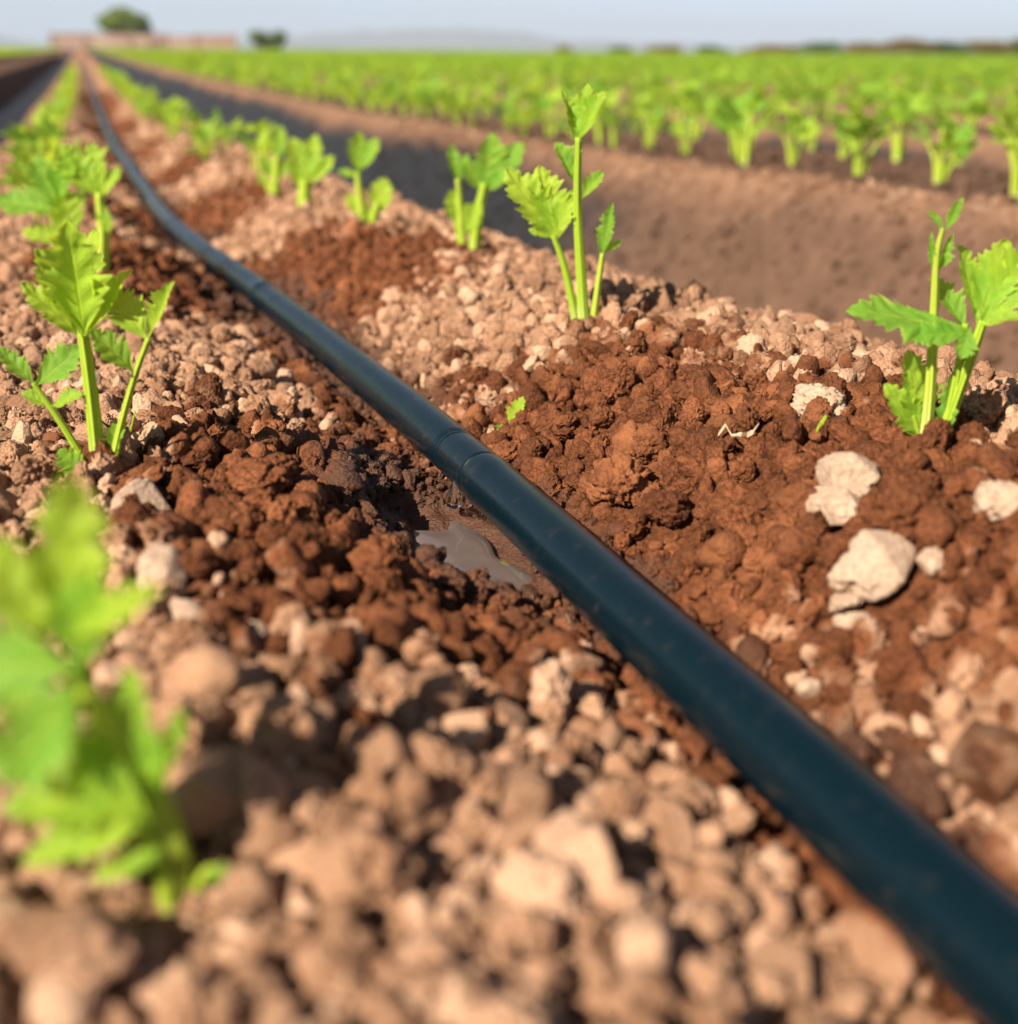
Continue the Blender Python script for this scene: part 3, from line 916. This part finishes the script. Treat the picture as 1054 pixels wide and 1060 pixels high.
custom_plant((191, 938), 'large out-of-focus celery seedling in the near left corner', [
    ([(188, 948), (178, 880), (150, 800), (72, 690, -4)], 19, 9, [
        [((66, 664, 0), (74, 486, 2), .34, (.2, .1, 1), K(cup=.3, bend=-.05)), ((66, 668, 2), (-42, 545, 4), .36, (.5, .5, .7), K(cup=.2)),
         ((70, 662, -4), (160, 606, -6), .30, (-.2, .7, .8), K(fold=.3))],
        [((84, 690, -6), (-50, 690, -4), .54, (.3, .5, .9), K(bend=.2)), ((86, 700, -8), (-6, 815, -12), .44, (.2, .4, 1), K(bend=.1)), ((84, 700, -4), (86, 600, -4), .50, (0, .2, 1), K())]]),
    ([(196, 946), (182, 870), (160, 812)], 15, 8, [[((164, 830, -3), (122, 700, -2), .36, (-.35, .45, 1), K(cup=.3)), ((166, 824, -2), (182, 735, -2), .30, (-.7, .4, .9), K(fold=.2))]]),
    ([(182, 944), (160, 860), (110, 822, -4)], 14, 8, [[((158, 850, -8), (66, 792, -8), .42, (.2, .7, .8), K(bend=.1)), ((170, 880, -6), (92, 908, -9), .30, (0, .9, .6), K(bend=.2)), ((150, 832, -4), (0, 828, -8), .38, (0, .9, .5), K(bend=.15)), ((158, 848, -6), (14, 888, -10), .28, (0, .9, .6), K(bend=.2)), ((130, 815, -4), (70, 760, -4), .4, (.2, .6, .8), K())]]),
    ([(178, 944, -3), (168, 900, -3), (146, 850, -3)], 12, 7, [[((150, 856, -3), (96, 735, -2), .40, (.1, .4, 1), K(cup=.3))]]),
    ([(196, 932), (212, 905), (225, 900)], 8, 4, [[((206, 905), (250, 903, -2), .28, (0, .8, .6), K(fold=.3))]]),
])


custom_plant((98, 292), 'blurred leafy celery seedling right behind the sharp left one', [
    ([(104, 294), (107, 245), (103, 200)], 8, 5, [
        [((103, 206), (60, 148), .42, (.4, .3, 1), K()), ((103, 204), (92, 146, 6), .40, (0, .2, 1), K(cup=.3)), ((103, 206), (122, 172), .42, (-.4, .4, 1), K()), ((104, 208), (112, 240, -8), .40, (-.2, .7, .8), K(bend=.3))]]),
    ([(92, 292), (78, 245), (58, 212)], 6, 4, [[((60, 216), (-6, 204), .42, (.2, .7, .8), K(bend=.2)), ((60, 216), (36, 160, 4), .44, (.2, .3, 1), K()), ((60, 214), (70, 158), .40, (-.2, .3, 1), K(fold=.2))]]),
    ([(96, 292), (84, 265), (72, 246)], 5, 3.5, [[((74, 250), (22, 236, -6), .42, (.1, .7, .8), K()), ((74, 250), (66, 196, -4), .46, (.2, .3, 1), K())]]),
])
custom_plant((316, 224), 'blurred bushy celery seedling with a pale thick foot, third blurred one along the right row', [
    ([(316, 226), (316, 205), (316, 186)], 9, 7, [[((314, 192), (304, 142), .44, (.3, .2, 1), K()), ((316, 190), (326, 138, 4), .42, (-.1, .2, 1), K()), ((318, 192), (344, 160), .40, (-.4, .4, 1), K()), ((314, 194), (300, 172, -4), .44, (.3, .5, .9), K())]]),
])
custom_plant((284, 208), 'blurred narrow celery seedling standing just left of the bushy one with a pale foot', [
    ([(284, 210), (286, 185), (287, 162)], 6, 4, [[((287, 168), (290, 130), .42, (0, .2, 1), K())], [((286, 188), (272, 160), .44, (.3, .4, 1), K()), ((286, 188), (299, 164), .42, (-.3, .4, 1), K())]]),
    ([(282, 210), (280, 198), (277, 190)], 4, 3, [[((279, 196), (268, 178), .46, (.2, .4, 1), K())]]),
])


# random seedlings -----------------------------------------------------------------------------------------------
def seedling_geo(seed, height, low=False, nst=None):
    r = np.random.default_rng(seed)
    nst = nst or int(r.integers(3, 6))
    rows, cols, seg, n = ((30, 4, 8, 8) if not low else (9, 2, 4, 3))
    out = []
    a0 = r.uniform(0, 6.28)
    for k in range(nst):
        az = a0 + k * 2.4 + r.uniform(-.4, .4)
        lean = r.uniform(.05, .50) * (.35 if k == 0 else 1)
        h = height * (r.uniform(.62, .75) if k == 0 else r.uniform(.30, .62))
        hd = np.array([math.cos(az), math.sin(az), 0])
        b = hd * .004
        tip = b + hd * h * lean + np.array([0, 0, h])
        mid = b + hd * h * lean * .3 + np.array([0, 0, h * .55])
        st = tube([b - np.array([0, 0, .006]), mid, tip], .0036 if k == 0 else .0027, .0018, seg, n, .07, 1.25)
        L = height * r.uniform(.26, .40)
        dirv = hd * r.uniform(.2, .8) + np.array([0, 0, r.uniform(.5, 1.0)])
        dirv /= np.linalg.norm(dirv)
        side = np.cross(dirv, [0, 0, 1.0]); side /= max(np.linalg.norm(side), 1e-6)
        nrm = np.cross(side, dirv)
        lf = [leaflet(tip, tip + dirv * L, nrm, .42, rows, cols, seed=seed * 50 + k * 5, bend=.25)]
        for sg in (-1, 1):
            dv = dirv * r.uniform(.35, .7) + side * sg * .8 - nrm * r.uniform(-.1, .25)
            dv /= np.linalg.norm(dv)
            lf.append(leaflet(tip - dirv * .002, tip + dv * L * r.uniform(.7, .95), nrm + side * sg * -.3, .44, rows, cols, seed=seed * 50 + k * 5 + sg + 2, bend=.2))
        out.append((st, join(lf)))
    return out


def seedling_proto(seed, height):
    """(stalk mesh, leaf mesh) pairs"""
    res = []
    for st, lf in seedling_geo(seed, height):
        res.append((mesh_np('stalk', *st[:2], M_STALK, uv=st[2]), mesh_np('leaf', *lf[:2], M_LEAF, uv=lf[2])))
    return res


def far_mesh(seed, height):
    sv, lv = [], []
    for st, lf in seedling_geo(seed, height, True):
        sv.append(st); lv.append(lf)
    s, l = join(sv), join(lv)
    V, F, uv = join([s, l])
    me = mesh_np('seedling', V, F, M_STALK, uv=uv)
    me.materials.append(M_LEAF)
    mi = np.zeros(len(me.polygons), np.int32); mi[len(s[1]):] = 1
    if len(me.polygons) == len(F): me.polygons.foreach_set('material_index', mi)
    return me


PROTO = [seedling_proto(900 + i, .1) for i in range(7)]
FARM = [far_mesh(950 + i, .1) for i in range(6)]


def put_seedling(x, y, h, label, group, k, parts_=True, rz=None):
    z = float(H(x, y, False)) + .002
    rz = rng.uniform(0, 6.28) if rz is None else rz
    s = h / .1
    if parts_:
        r = plant_root((x, y, z), label, group)
        r.rotation_euler = (0, 0, rz); r.scale = (s, s, s)
        for sm, lm in PROTO[k % len(PROTO)]:
            so = link('stalk', sm, r); link('leaf', lm, so)
    else:
        r = link('celery_seedling', FARM[k % len(FARM)], None, (x, y, z), (0, 0, rz), (s, s, s))
        tag(r, label, 'celery seedling', group)
    return r


GR = ('blurred celery seedling far along the right row of the near bed', 'far seedlings of the right row')
GL = ('blurred celery seedling far along the left row of the near bed', 'far seedlings of the left row')
y = 1.80
k = 0
count = 10
while y < 14:
    x = .305 + float(bend(y)) + rng.uniform(-.02, .02) + (.02 if k % 2 else -.01)
    put_seedling(x, y, rng.uniform(.075, .105), GR[0], GR[1], k, y < 4); k += 1; count += 1
    y += rng.uniform(.15, .25)
# left row
put_seedling(.02, 1.12, .112, 'blurred bright celery seedling, third back in the left row', None, 5, rz=1.0)
y = 1.32
while y < 14:
    x = .02 + float(bend(y)) + rng.uniform(-.02, .02)
    put_seedling(x, y, rng.uniform(.08, .115), GL[0], GL[1], k, y < 4); k += 1; count += 1
    y += rng.uniform(.14, .24)

# other beds
fx, fy = [], []
for b in list(range(1, 90)) + list(range(-60, -1)):
    for off in (.0, .30):
        xr = b * PITCH + .02 + off
        y = -4.0 if False else rng.uniform(0, .25)
        ymax = 150
        while y < ymax:
            d = math.hypot(xr, y)
            px = xr * RIGHT[0] + y * RIGHT[1]; py = xr * HFWD[0] + y * HFWD[1]
            if py > .3 and abs(px) < py * .50 + .3 and d < 150:
                fx.append(xr + float(bend(y)) + rng.normal(0, .025)); fy.append(y + rng.normal(0, .02))
            y += .145 * max(1, d / 24)
fx, fy = np.array(fx), np.array(fy)
order = np.argsort(np.hypot(fx, fy))
fx, fy = fx[order], fy[order]
near_n = 300 - count
first = []
for i in range(near_n):
    big = math.hypot(fx[i], fy[i]) < 3.2
    o = put_seedling(fx[i], fy[i], rng.uniform(.08, .16), 'blurred celery seedling growing in the field across the furrow', 'seedlings of the field across the furrow', i, big)
    if not big and len(first) < 6: first.append((i % len(FARM), o))
srcs = [o for _, o in first]
rest = slice(near_n, None)
fx, fy = fx[rest], fy[rest]
fz = H(fx, fy, False)
n = len(fx)
hs = rng.uniform(.85, 1.7, n) * (1 + .5 * sstep(30, 120, np.hypot(fx, fy)))
rot = np.zeros((n, 3)); rot[:, 2] = rng.uniform(0, 6.28, n)
wid = 1 + 1.6 * sstep(20, 120, np.hypot(fx, fy))
tag(gn_scatter('celery_crop', srcs, np.stack([fx, fy, fz], 1), rot, np.stack([hs * wid, hs * wid, hs], 1), rng.integers(0, len(srcs), n)), kind='stuff', label='celery crop covering the far field', cat='crop')
print('crop', n)

# ------------------------------------------------------------------ small things on the soil
p = hit(528, 446)
yd = hdist(p)
W = lambda u, v, d=0: unproj(u, v, yd + d * .001)
wr_ = bpy.data.objects.new('weed_sprout', None); COL.objects.link(wr_); wr_.location = p
tag(wr_, 'tiny two-leaved green weed sprout beside the pipe joint', 'weed')
st = rel('stem', tube([W(522, 448), W(528, 440), W(532, 432)], .0008, .0006, 8, 6), M_STALK, wr_, p)
rel('leaf', leaflet(W(525, 446), W(541, 410), RIGHT * -.3 + np.array([0, 0, .6]) - HFWD * .8, .38, seed=5), M_LEAF, st, p)
rel('leaf', leaflet(W(524, 446, -2), W(552, 425, -4), np.array([0, 0, 1.]) - HFWD * .5, .30, seed=6), M_LEAF, st, p)
rel('leaf', leaflet(W(526, 446, -3), W(513, 440, -5), np.array([0, 0, 1.]) - HFWD * .7, .40, seed=7), M_LEAF, st, p)

M_STRAW = simple('dry_straw', c4(.50, .38, .26), .8, .2, (300, c4(.34, .22, .14)))


def ribbon(uvs, wpx, name, label, cat, mat, lift=.0115):
    P = [hit(u, v) + np.array([0, 0, lift + lz]) for u, v, lz in uvs]
    c0 = P[0]
    s = (c0 - CAM).dot(FWD) / FPX
    V, F = [], []
    Q = []
    for i in range(len(P) - 1):
        for t_ in np.linspace(0, 1, 6, endpoint=(i == len(P) - 2)): Q.append(P[i] * (1 - t_) + P[i + 1] * t_)
    for i, q in enumerate(Q):
        f = i / (len(Q) - 1)
        w = wpx * s * (.35 + math.sin(math.pi * (.1 + .8 * f))) * (.8 + .5 * float(noise2(np.array([f * 9.]), np.array([3.3]), 8)[0]))
        for c in range(5):
            k_ = (c - 2) / 2
            for zz in (0,):
                V.append(q + UPV * w * k_ * .6 + HFWD * w * .3 * k_ + np.array([0, 0, 1]) * w * (.45 * k_ * k_ + .2 * math.sin(f * 8 + k_)))
    F = [(i * 5 + c, i * 5 + c + 1, (i + 1) * 5 + c + 1, (i + 1) * 5 + c) for i in range(len(Q) - 1) for c in range(4)]
    o = link(name, mesh_np(name, np.array(V) - c0, F, mat), None, c0)
    sd_ = o.modifiers.new('thick', 'SOLIDIFY'); sd_.thickness = .0004
    tag(o, label, cat)


ribbon([(742, 474, -.002), (749, 471, .001), (756, 478, -.001), (764, 481, .001), (771, 475, -.002), (777, 477, .0), (783, 470, .001)], 3.2, 'dry_husk', 'curled whitish scrap of dry husk on the damp right slope', 'plant scrap', M_STRAW)
ribbon([(842, 476, 0), (846, 471, .001), (852, 466, .002)], 4, 'leaf_scrap', 'tiny green leaf scrap tucked behind the two stuck pale lumps', 'plant scrap', M_LEAF)
ribbon([(134, 486, 0), (139, 477, .003), (144, 466, .006)], 2.4, 'grass_sprout', 'single thin green grass blade next to the sharp left seedling', 'weed', M_LEAF)

# ------------------------------------------------------------------ FAR THINGS
def far_pt(u, dist):
    r = ray(u, HZ); r = r / r.dot(HFWD)
    p_ = CAM + r * dist
    return np.array([p_[0], p_[1], float(z0(50.0))])


def box_geo(cx, cy, cz, sx, sy, sz):
    V = [(cx + sx * a, cy + sy * b, cz + sz * c) for c in (-.5, .5) for b in (-.5, .5) for a in (-.5, .5)]
    F = [(0, 2, 3, 1), (4, 5, 7, 6), (0, 1, 5, 4), (2, 6, 7, 3), (0, 4, 6, 2), (1, 3, 7, 5)]
    return V, F


def boxes(name, lst, mat, parent=None, smooth=False):
    V, F = [], []
    for b in lst:
        v, f = box_geo(*b); o_ = len(V); V += v; F += [tuple(i + o_ for i in ff) for ff in f]
    return link(name, mesh_np(name, V, F, mat, smooth=smooth), parent)


DW = 230.0
M_MUD = simple('mud_wall', c4(.25, .165, .125), .9, .2, (.35, c4(.33, .24, .19)), (3, .5, .05))
M_MUD2 = simple('mud_wall_coping', c4(.20, .125, .09), .9, .2, (.6, c4(.27, .18, .135)))
M_DARKDOOR = simple('weathered_timber', c4(.14, .09, .06), .8, .2, (2, c4(.2, .13, .09)))
c = far_pt(150, DW)
wl = bpy.data.objects.new('farm_wall', None); COL.objects.link(wl); wl.location = c; wl.rotation_euler = (0, 0, -PHI)
tag(wl, 'long low pinkish mudbrick farm wall at the far end of the rows', 'wall')
PXM = DW / 1292.0 * 1.0
L_ = 190 * PXM
boxes('wall', [(-.5 * L_ + L_ * .31, 0, 1.25, L_ * .62, .4, 2.5), (.12 * L_ + L_ * .08, 0, 1.1, L_ * .16, .4, 2.2), (.28 * L_ + L_ * .11, 0, 1.22, L_ * .22, .4, 2.44)], M_MUD, wl)
boxes('coping', [(-.5 * L_ + L_ * .31, 0, 2.56, L_ * .62, .55, .12), (.12 * L_ + L_ * .08, 0, 2.26, L_ * .158, .55, .12), (.28 * L_ + L_ * .11, 0, 2.5, L_ * .22, .55, .12)], M_MUD2, wl)
for fxx in (-.5, -.32, -.08, .12, .28, .5):
    boxes('pier', [(fxx * L_, -.28, 1.3, .7, .3, 2.6)], M_MUD2, wl)
boxes('gate', [(.06 * L_, -.24, .9, 2.6, .08, 1.8)], M_DARKDOOR, wl)

M_CROWN = leaf_material('tree_foliage', c4(.022, .055, .012), c4(.060, .110, .022))
M_RUST = leaf_material('rusty_foliage', c4(.14, .060, .030), c4(.22, .105, .050))
M_BARK = simple('bark', c4(.12, .08, .055), .9, .2, (3, c4(.18, .13, .09)))


def crown(rx, ry, rz, n, size, seed, zc):
    r = np.random.default_rng(seed)
    V, F, uv = [], [], []
    lobes = [(r.uniform(-.55, .55) * rx, r.uniform(-.5, .5) * ry, zc + r.uniform(-.35, .45) * rz, r.uniform(.35, .6)) for _ in range(11)]
    for i in range(n):
        lx, ly, lz, s_ = lobes[int(r.integers(len(lobes)))]
        d = r.normal(size=3); d /= np.linalg.norm(d)
        q = r.random() ** .35
        p_ = np.array([lx + d[0] * rx * s_ * q, ly + d[1] * ry * s_ * q, lz + d[2] * rz * s_ * q])
        a_ = r.normal(size=3); a_ /= np.linalg.norm(a_); b_ = np.cross(a_, r.normal(size=3)); b_ /= np.linalg.norm(b_)
        sz = size * r.uniform(.6, 1.4)
        o_ = len(V)
        V += [p_ - a_ * sz, p_ + b_ * sz * .5, p_ + a_ * sz, p_ - b_ * sz * .5]; uv += [(0, 0), (.5, .5), (0, 1), (-.5, .5)]
        F.append((o_, o_ + 1, o_ + 2, o_ + 3))
    return V, np.array(F, np.int32), uv


def tree(u, dist, rx, rz, zc, th, n, size, label, cat, name, seed, mat=None, group=None):
    c_ = far_pt(u, dist)
    r_ = bpy.data.objects.new(name, None); COL.objects.link(r_); r_.location = c_
    tag(r_, label, cat, group)
    v, f, uv = tube([(0, 0, -.2), (.1, 0, th * .5), (0, .1, th)], max(.06, rz * .09), max(.03, rz * .045), 10, 6, .05, 1.5)
    tr = link('trunk', mesh_np('trunk', v, f, M_BARK, uv=uv), r_)
    rr_ = np.random.default_rng(seed)
    bp_ = []
    for k_ in range(5):
        a_ = k_ * 1.256 + rr_.uniform(-.3, .3)
        bp_.append(tube([(0, 0, th * .8), (math.cos(a_) * rx * .25, math.sin(a_) * rx * .25, th + rz * .2), (math.cos(a_) * rx * .55, math.sin(a_) * rx * .55, zc + rz * .2)], max(.03, rz * .04), .02, 6, 5, .02))
    v, f, uv = join(bp_)
    link('limbs', mesh_np('limbs', v, f, M_BARK, uv=uv), tr)
    v, f, uv = crown(rx, rx, rz, n, size, seed, zc)
    link('crown', mesh_np('crown', v, f, mat or M_CROWN, uv=uv, smooth=False), r_)


tree(133, DW + 6, 5.4, 3.5, 4.1, 2.4, 7500, .45, 'dark green round-crowned tree rising behind the farm wall', 'tree', 'round_tree', 5)
tree(279, DW - 4, 3.4, 1.9, 1.7, .8, 3600, .32, 'lone dark green bush right of the farm wall', 'bush', 'field_bush', 6)
# hedge and scrub along the far right edge of the field
for i, (u, w, hgt, mt, lab) in enumerate([
        (585, 9, .9, M_RUST, 'small rusty shrub, leftmost on the far field edge'), (640, 10, .8, M_CROWN, 'small green shrub on the far field edge near the middle of the horizon'),
        (690, 14, 1.0, M_RUST, 'low rusty brown shrub on the horizon'), (735, 12, 1.1, M_CROWN, 'dark green shrub between rusty shrubs on the horizon'),
        (800, 26, 1.3, M_RUST, 'wide rusty brown scrub on the far right field edge'), (850, 26, 1.7, M_CROWN, 'wide dark green shrub beside the rusty scrub'),
        (900, 28, 1.9, M_RUST, 'tall rusty brown scrub in the far right hedge'), (945, 26, 2.2, M_RUST, 'tallest rusty scrub left of the dark hedge bush'),
        (980, 24, 2.0, M_CROWN, 'nearly black bush in the far right hedge'), (1018, 24, 2.1, M_RUST, 'brown scrub close to the right edge of the horizon'),
        (1056, 24, 2.6, M_CROWN, 'dark bush cut by the right edge of the photo')]):
    D_ = 190.0
    tree(u, D_, w * 1.35 * D_ / 1292., hgt * .72, hgt * .45, hgt * .4, 2200, .24, lab, 'shrub', 'field_shrub', 40 + i, mt)

# faint hills on the left half of the horizon and the air in front of them
ha = np.radians(np.linspace(-8, 36, 150)); hd = np.linspace(4700, 6300, 24)
HA, HD = np.meshgrid(ha, hd)
deg = np.degrees(HA)
prof_ = 118 * np.exp(-((deg + 5) / 4.6) ** 2) + 78 * np.exp(-((deg - 17) / 6.5) ** 2) + 40 * np.exp(-((deg - 27) / 7) ** 2)
prof_ = prof_ * (1 + .5 * noise2(deg * .55 + 3, HD / 900, 61) + .25 * noise2(deg * 1.7, HD / 300, 62)) * np.sin(np.pi * (HD - 4700) / 1600) - 2
HV = np.stack([(HD * np.sin(HA)).ravel(), (HD * np.cos(HA)).ravel(), prof_.ravel()], 1)
ii = np.arange(HV.shape[0]).reshape(HA.shape)
HF = np.stack([ii[:-1, :-1].ravel(), ii[:-1, 1:].ravel(), ii[1:, 1:].ravel(), ii[1:, :-1].ravel()], 1)
tag(link('hills', mesh_np('hills', HV, HF, simple('hill_scrub', c4(.10, .11, .07), .9, .1, (.004, c4(.16, .14, .10))))), kind='structure')
mh, nth = new_mat('haze_air'); th_ = NT(nth)
pv_ = th_.n('ShaderNodeVolumePrincipled'); pv_.inputs['Color'].default_value = c4(.66, .78, .95); pv_.inputs['Density'].default_value = .00026; pv_.inputs['Anisotropy'].default_value = .0
oh = th_.n('ShaderNodeOutputMaterial'); th_.l(pv_.outputs[0], oh.inputs['Volume'])
bv, bf = box_geo(0, 0, 87.5, 14400, 14400, 180)
tag(link('haze', mesh_np('haze', bv, bf, mh, smooth=False)), kind='stuff')

# ------------------------------------------------------------------ LIGHT, SKY, CAMERA
wd = bpy.data.worlds.new('World'); scene.world = wd; wd.use_nodes = True
nt = wd.node_tree
bg = nt.nodes['Background']
sky = nt.nodes.new('ShaderNodeTexSky'); sky.sky_type = 'NISHITA'; sky.sun_disc = False
sky.sun_elevation = SUN_EL; sky.sun_rotation = SUN_AZ
sky.altitude = 500; sky.air_density = .55; sky.dust_density = .4; sky.ozone_density = 2.6
wt = NT(nt)
wtc = wt.n('ShaderNodeTexCoord'); wmp = wt.n('ShaderNodeMapping'); wmp.inputs['Scale'].default_value = (2.2, 2.2, 16)
wt.l(wtc.outputs['Generated'], wmp.inputs[0])
wn = wt.noise(wmp.outputs[0], 1.6, 5, .55)
veil = wt.math('ADD', .35, wt.math('MULTIPLY', wt.step(wn.outputs[0], .38, .66), .45))
bwn = wt.n('ShaderNodeRGBToBW'); wt.l(sky.outputs[0], bwn.inputs[0])
grey = wt.mix(1.0, c4(.78, .86, .97), bwn.outputs[0], 'MULTIPLY')
nt.links.new(wt.mix(veil, sky.outputs[0], grey), bg.inputs[0]); bg.inputs[1].default_value = .070
sl = bpy.data.lights.new('sun', 'SUN'); sl.energy = 4.8; sl.angle = math.radians(.5); sl.color = (1.0, .875, .715)
so = bpy.data.objects.new('sun', sl); COL.objects.link(so)
so.rotation_euler = Vector((-SUNV).tolist()).to_track_quat('-Z', 'Y').to_euler()
so.location = (SUNV * 20).tolist()

cd = bpy.data.cameras.new('camera'); co = bpy.data.objects.new('camera', cd); COL.objects.link(co)
cd.sensor_width = 36.0; cd.sensor_fit = 'HORIZONTAL'; cd.lens = 36.0 * FPX / 1054.0
cd.clip_start = .01; cd.clip_end = 15000
m3 = Matrix((RIGHT.tolist(), UPV.tolist(), (-FWD).tolist())).transposed()
co.matrix_world = Matrix.Translation(CAM.tolist()) @ m3.to_4x4()
cd.dof.use_dof = True
fp = hit(480, 535)
cd.dof.focus_distance = float((fp - CAM).dot(FWD))
APER = .0064
cd.dof.aperture_fstop = (cd.lens / 1000.0) / APER
cd.dof.aperture_blades = 0
scene.camera = co
print('focus', cd.dof.focus_distance, 'fstop', cd.dof.aperture_fstop)

scene.view_settings.view_transform = 'Standard'; scene.view_settings.look = 'None'
scene.view_settings.exposure = 1.2; scene.view_settings.gamma = 1.0
scene.render.engine = 'CYCLES'
scene.cycles.use_denoising = True
scene.cycles.max_bounces = 8
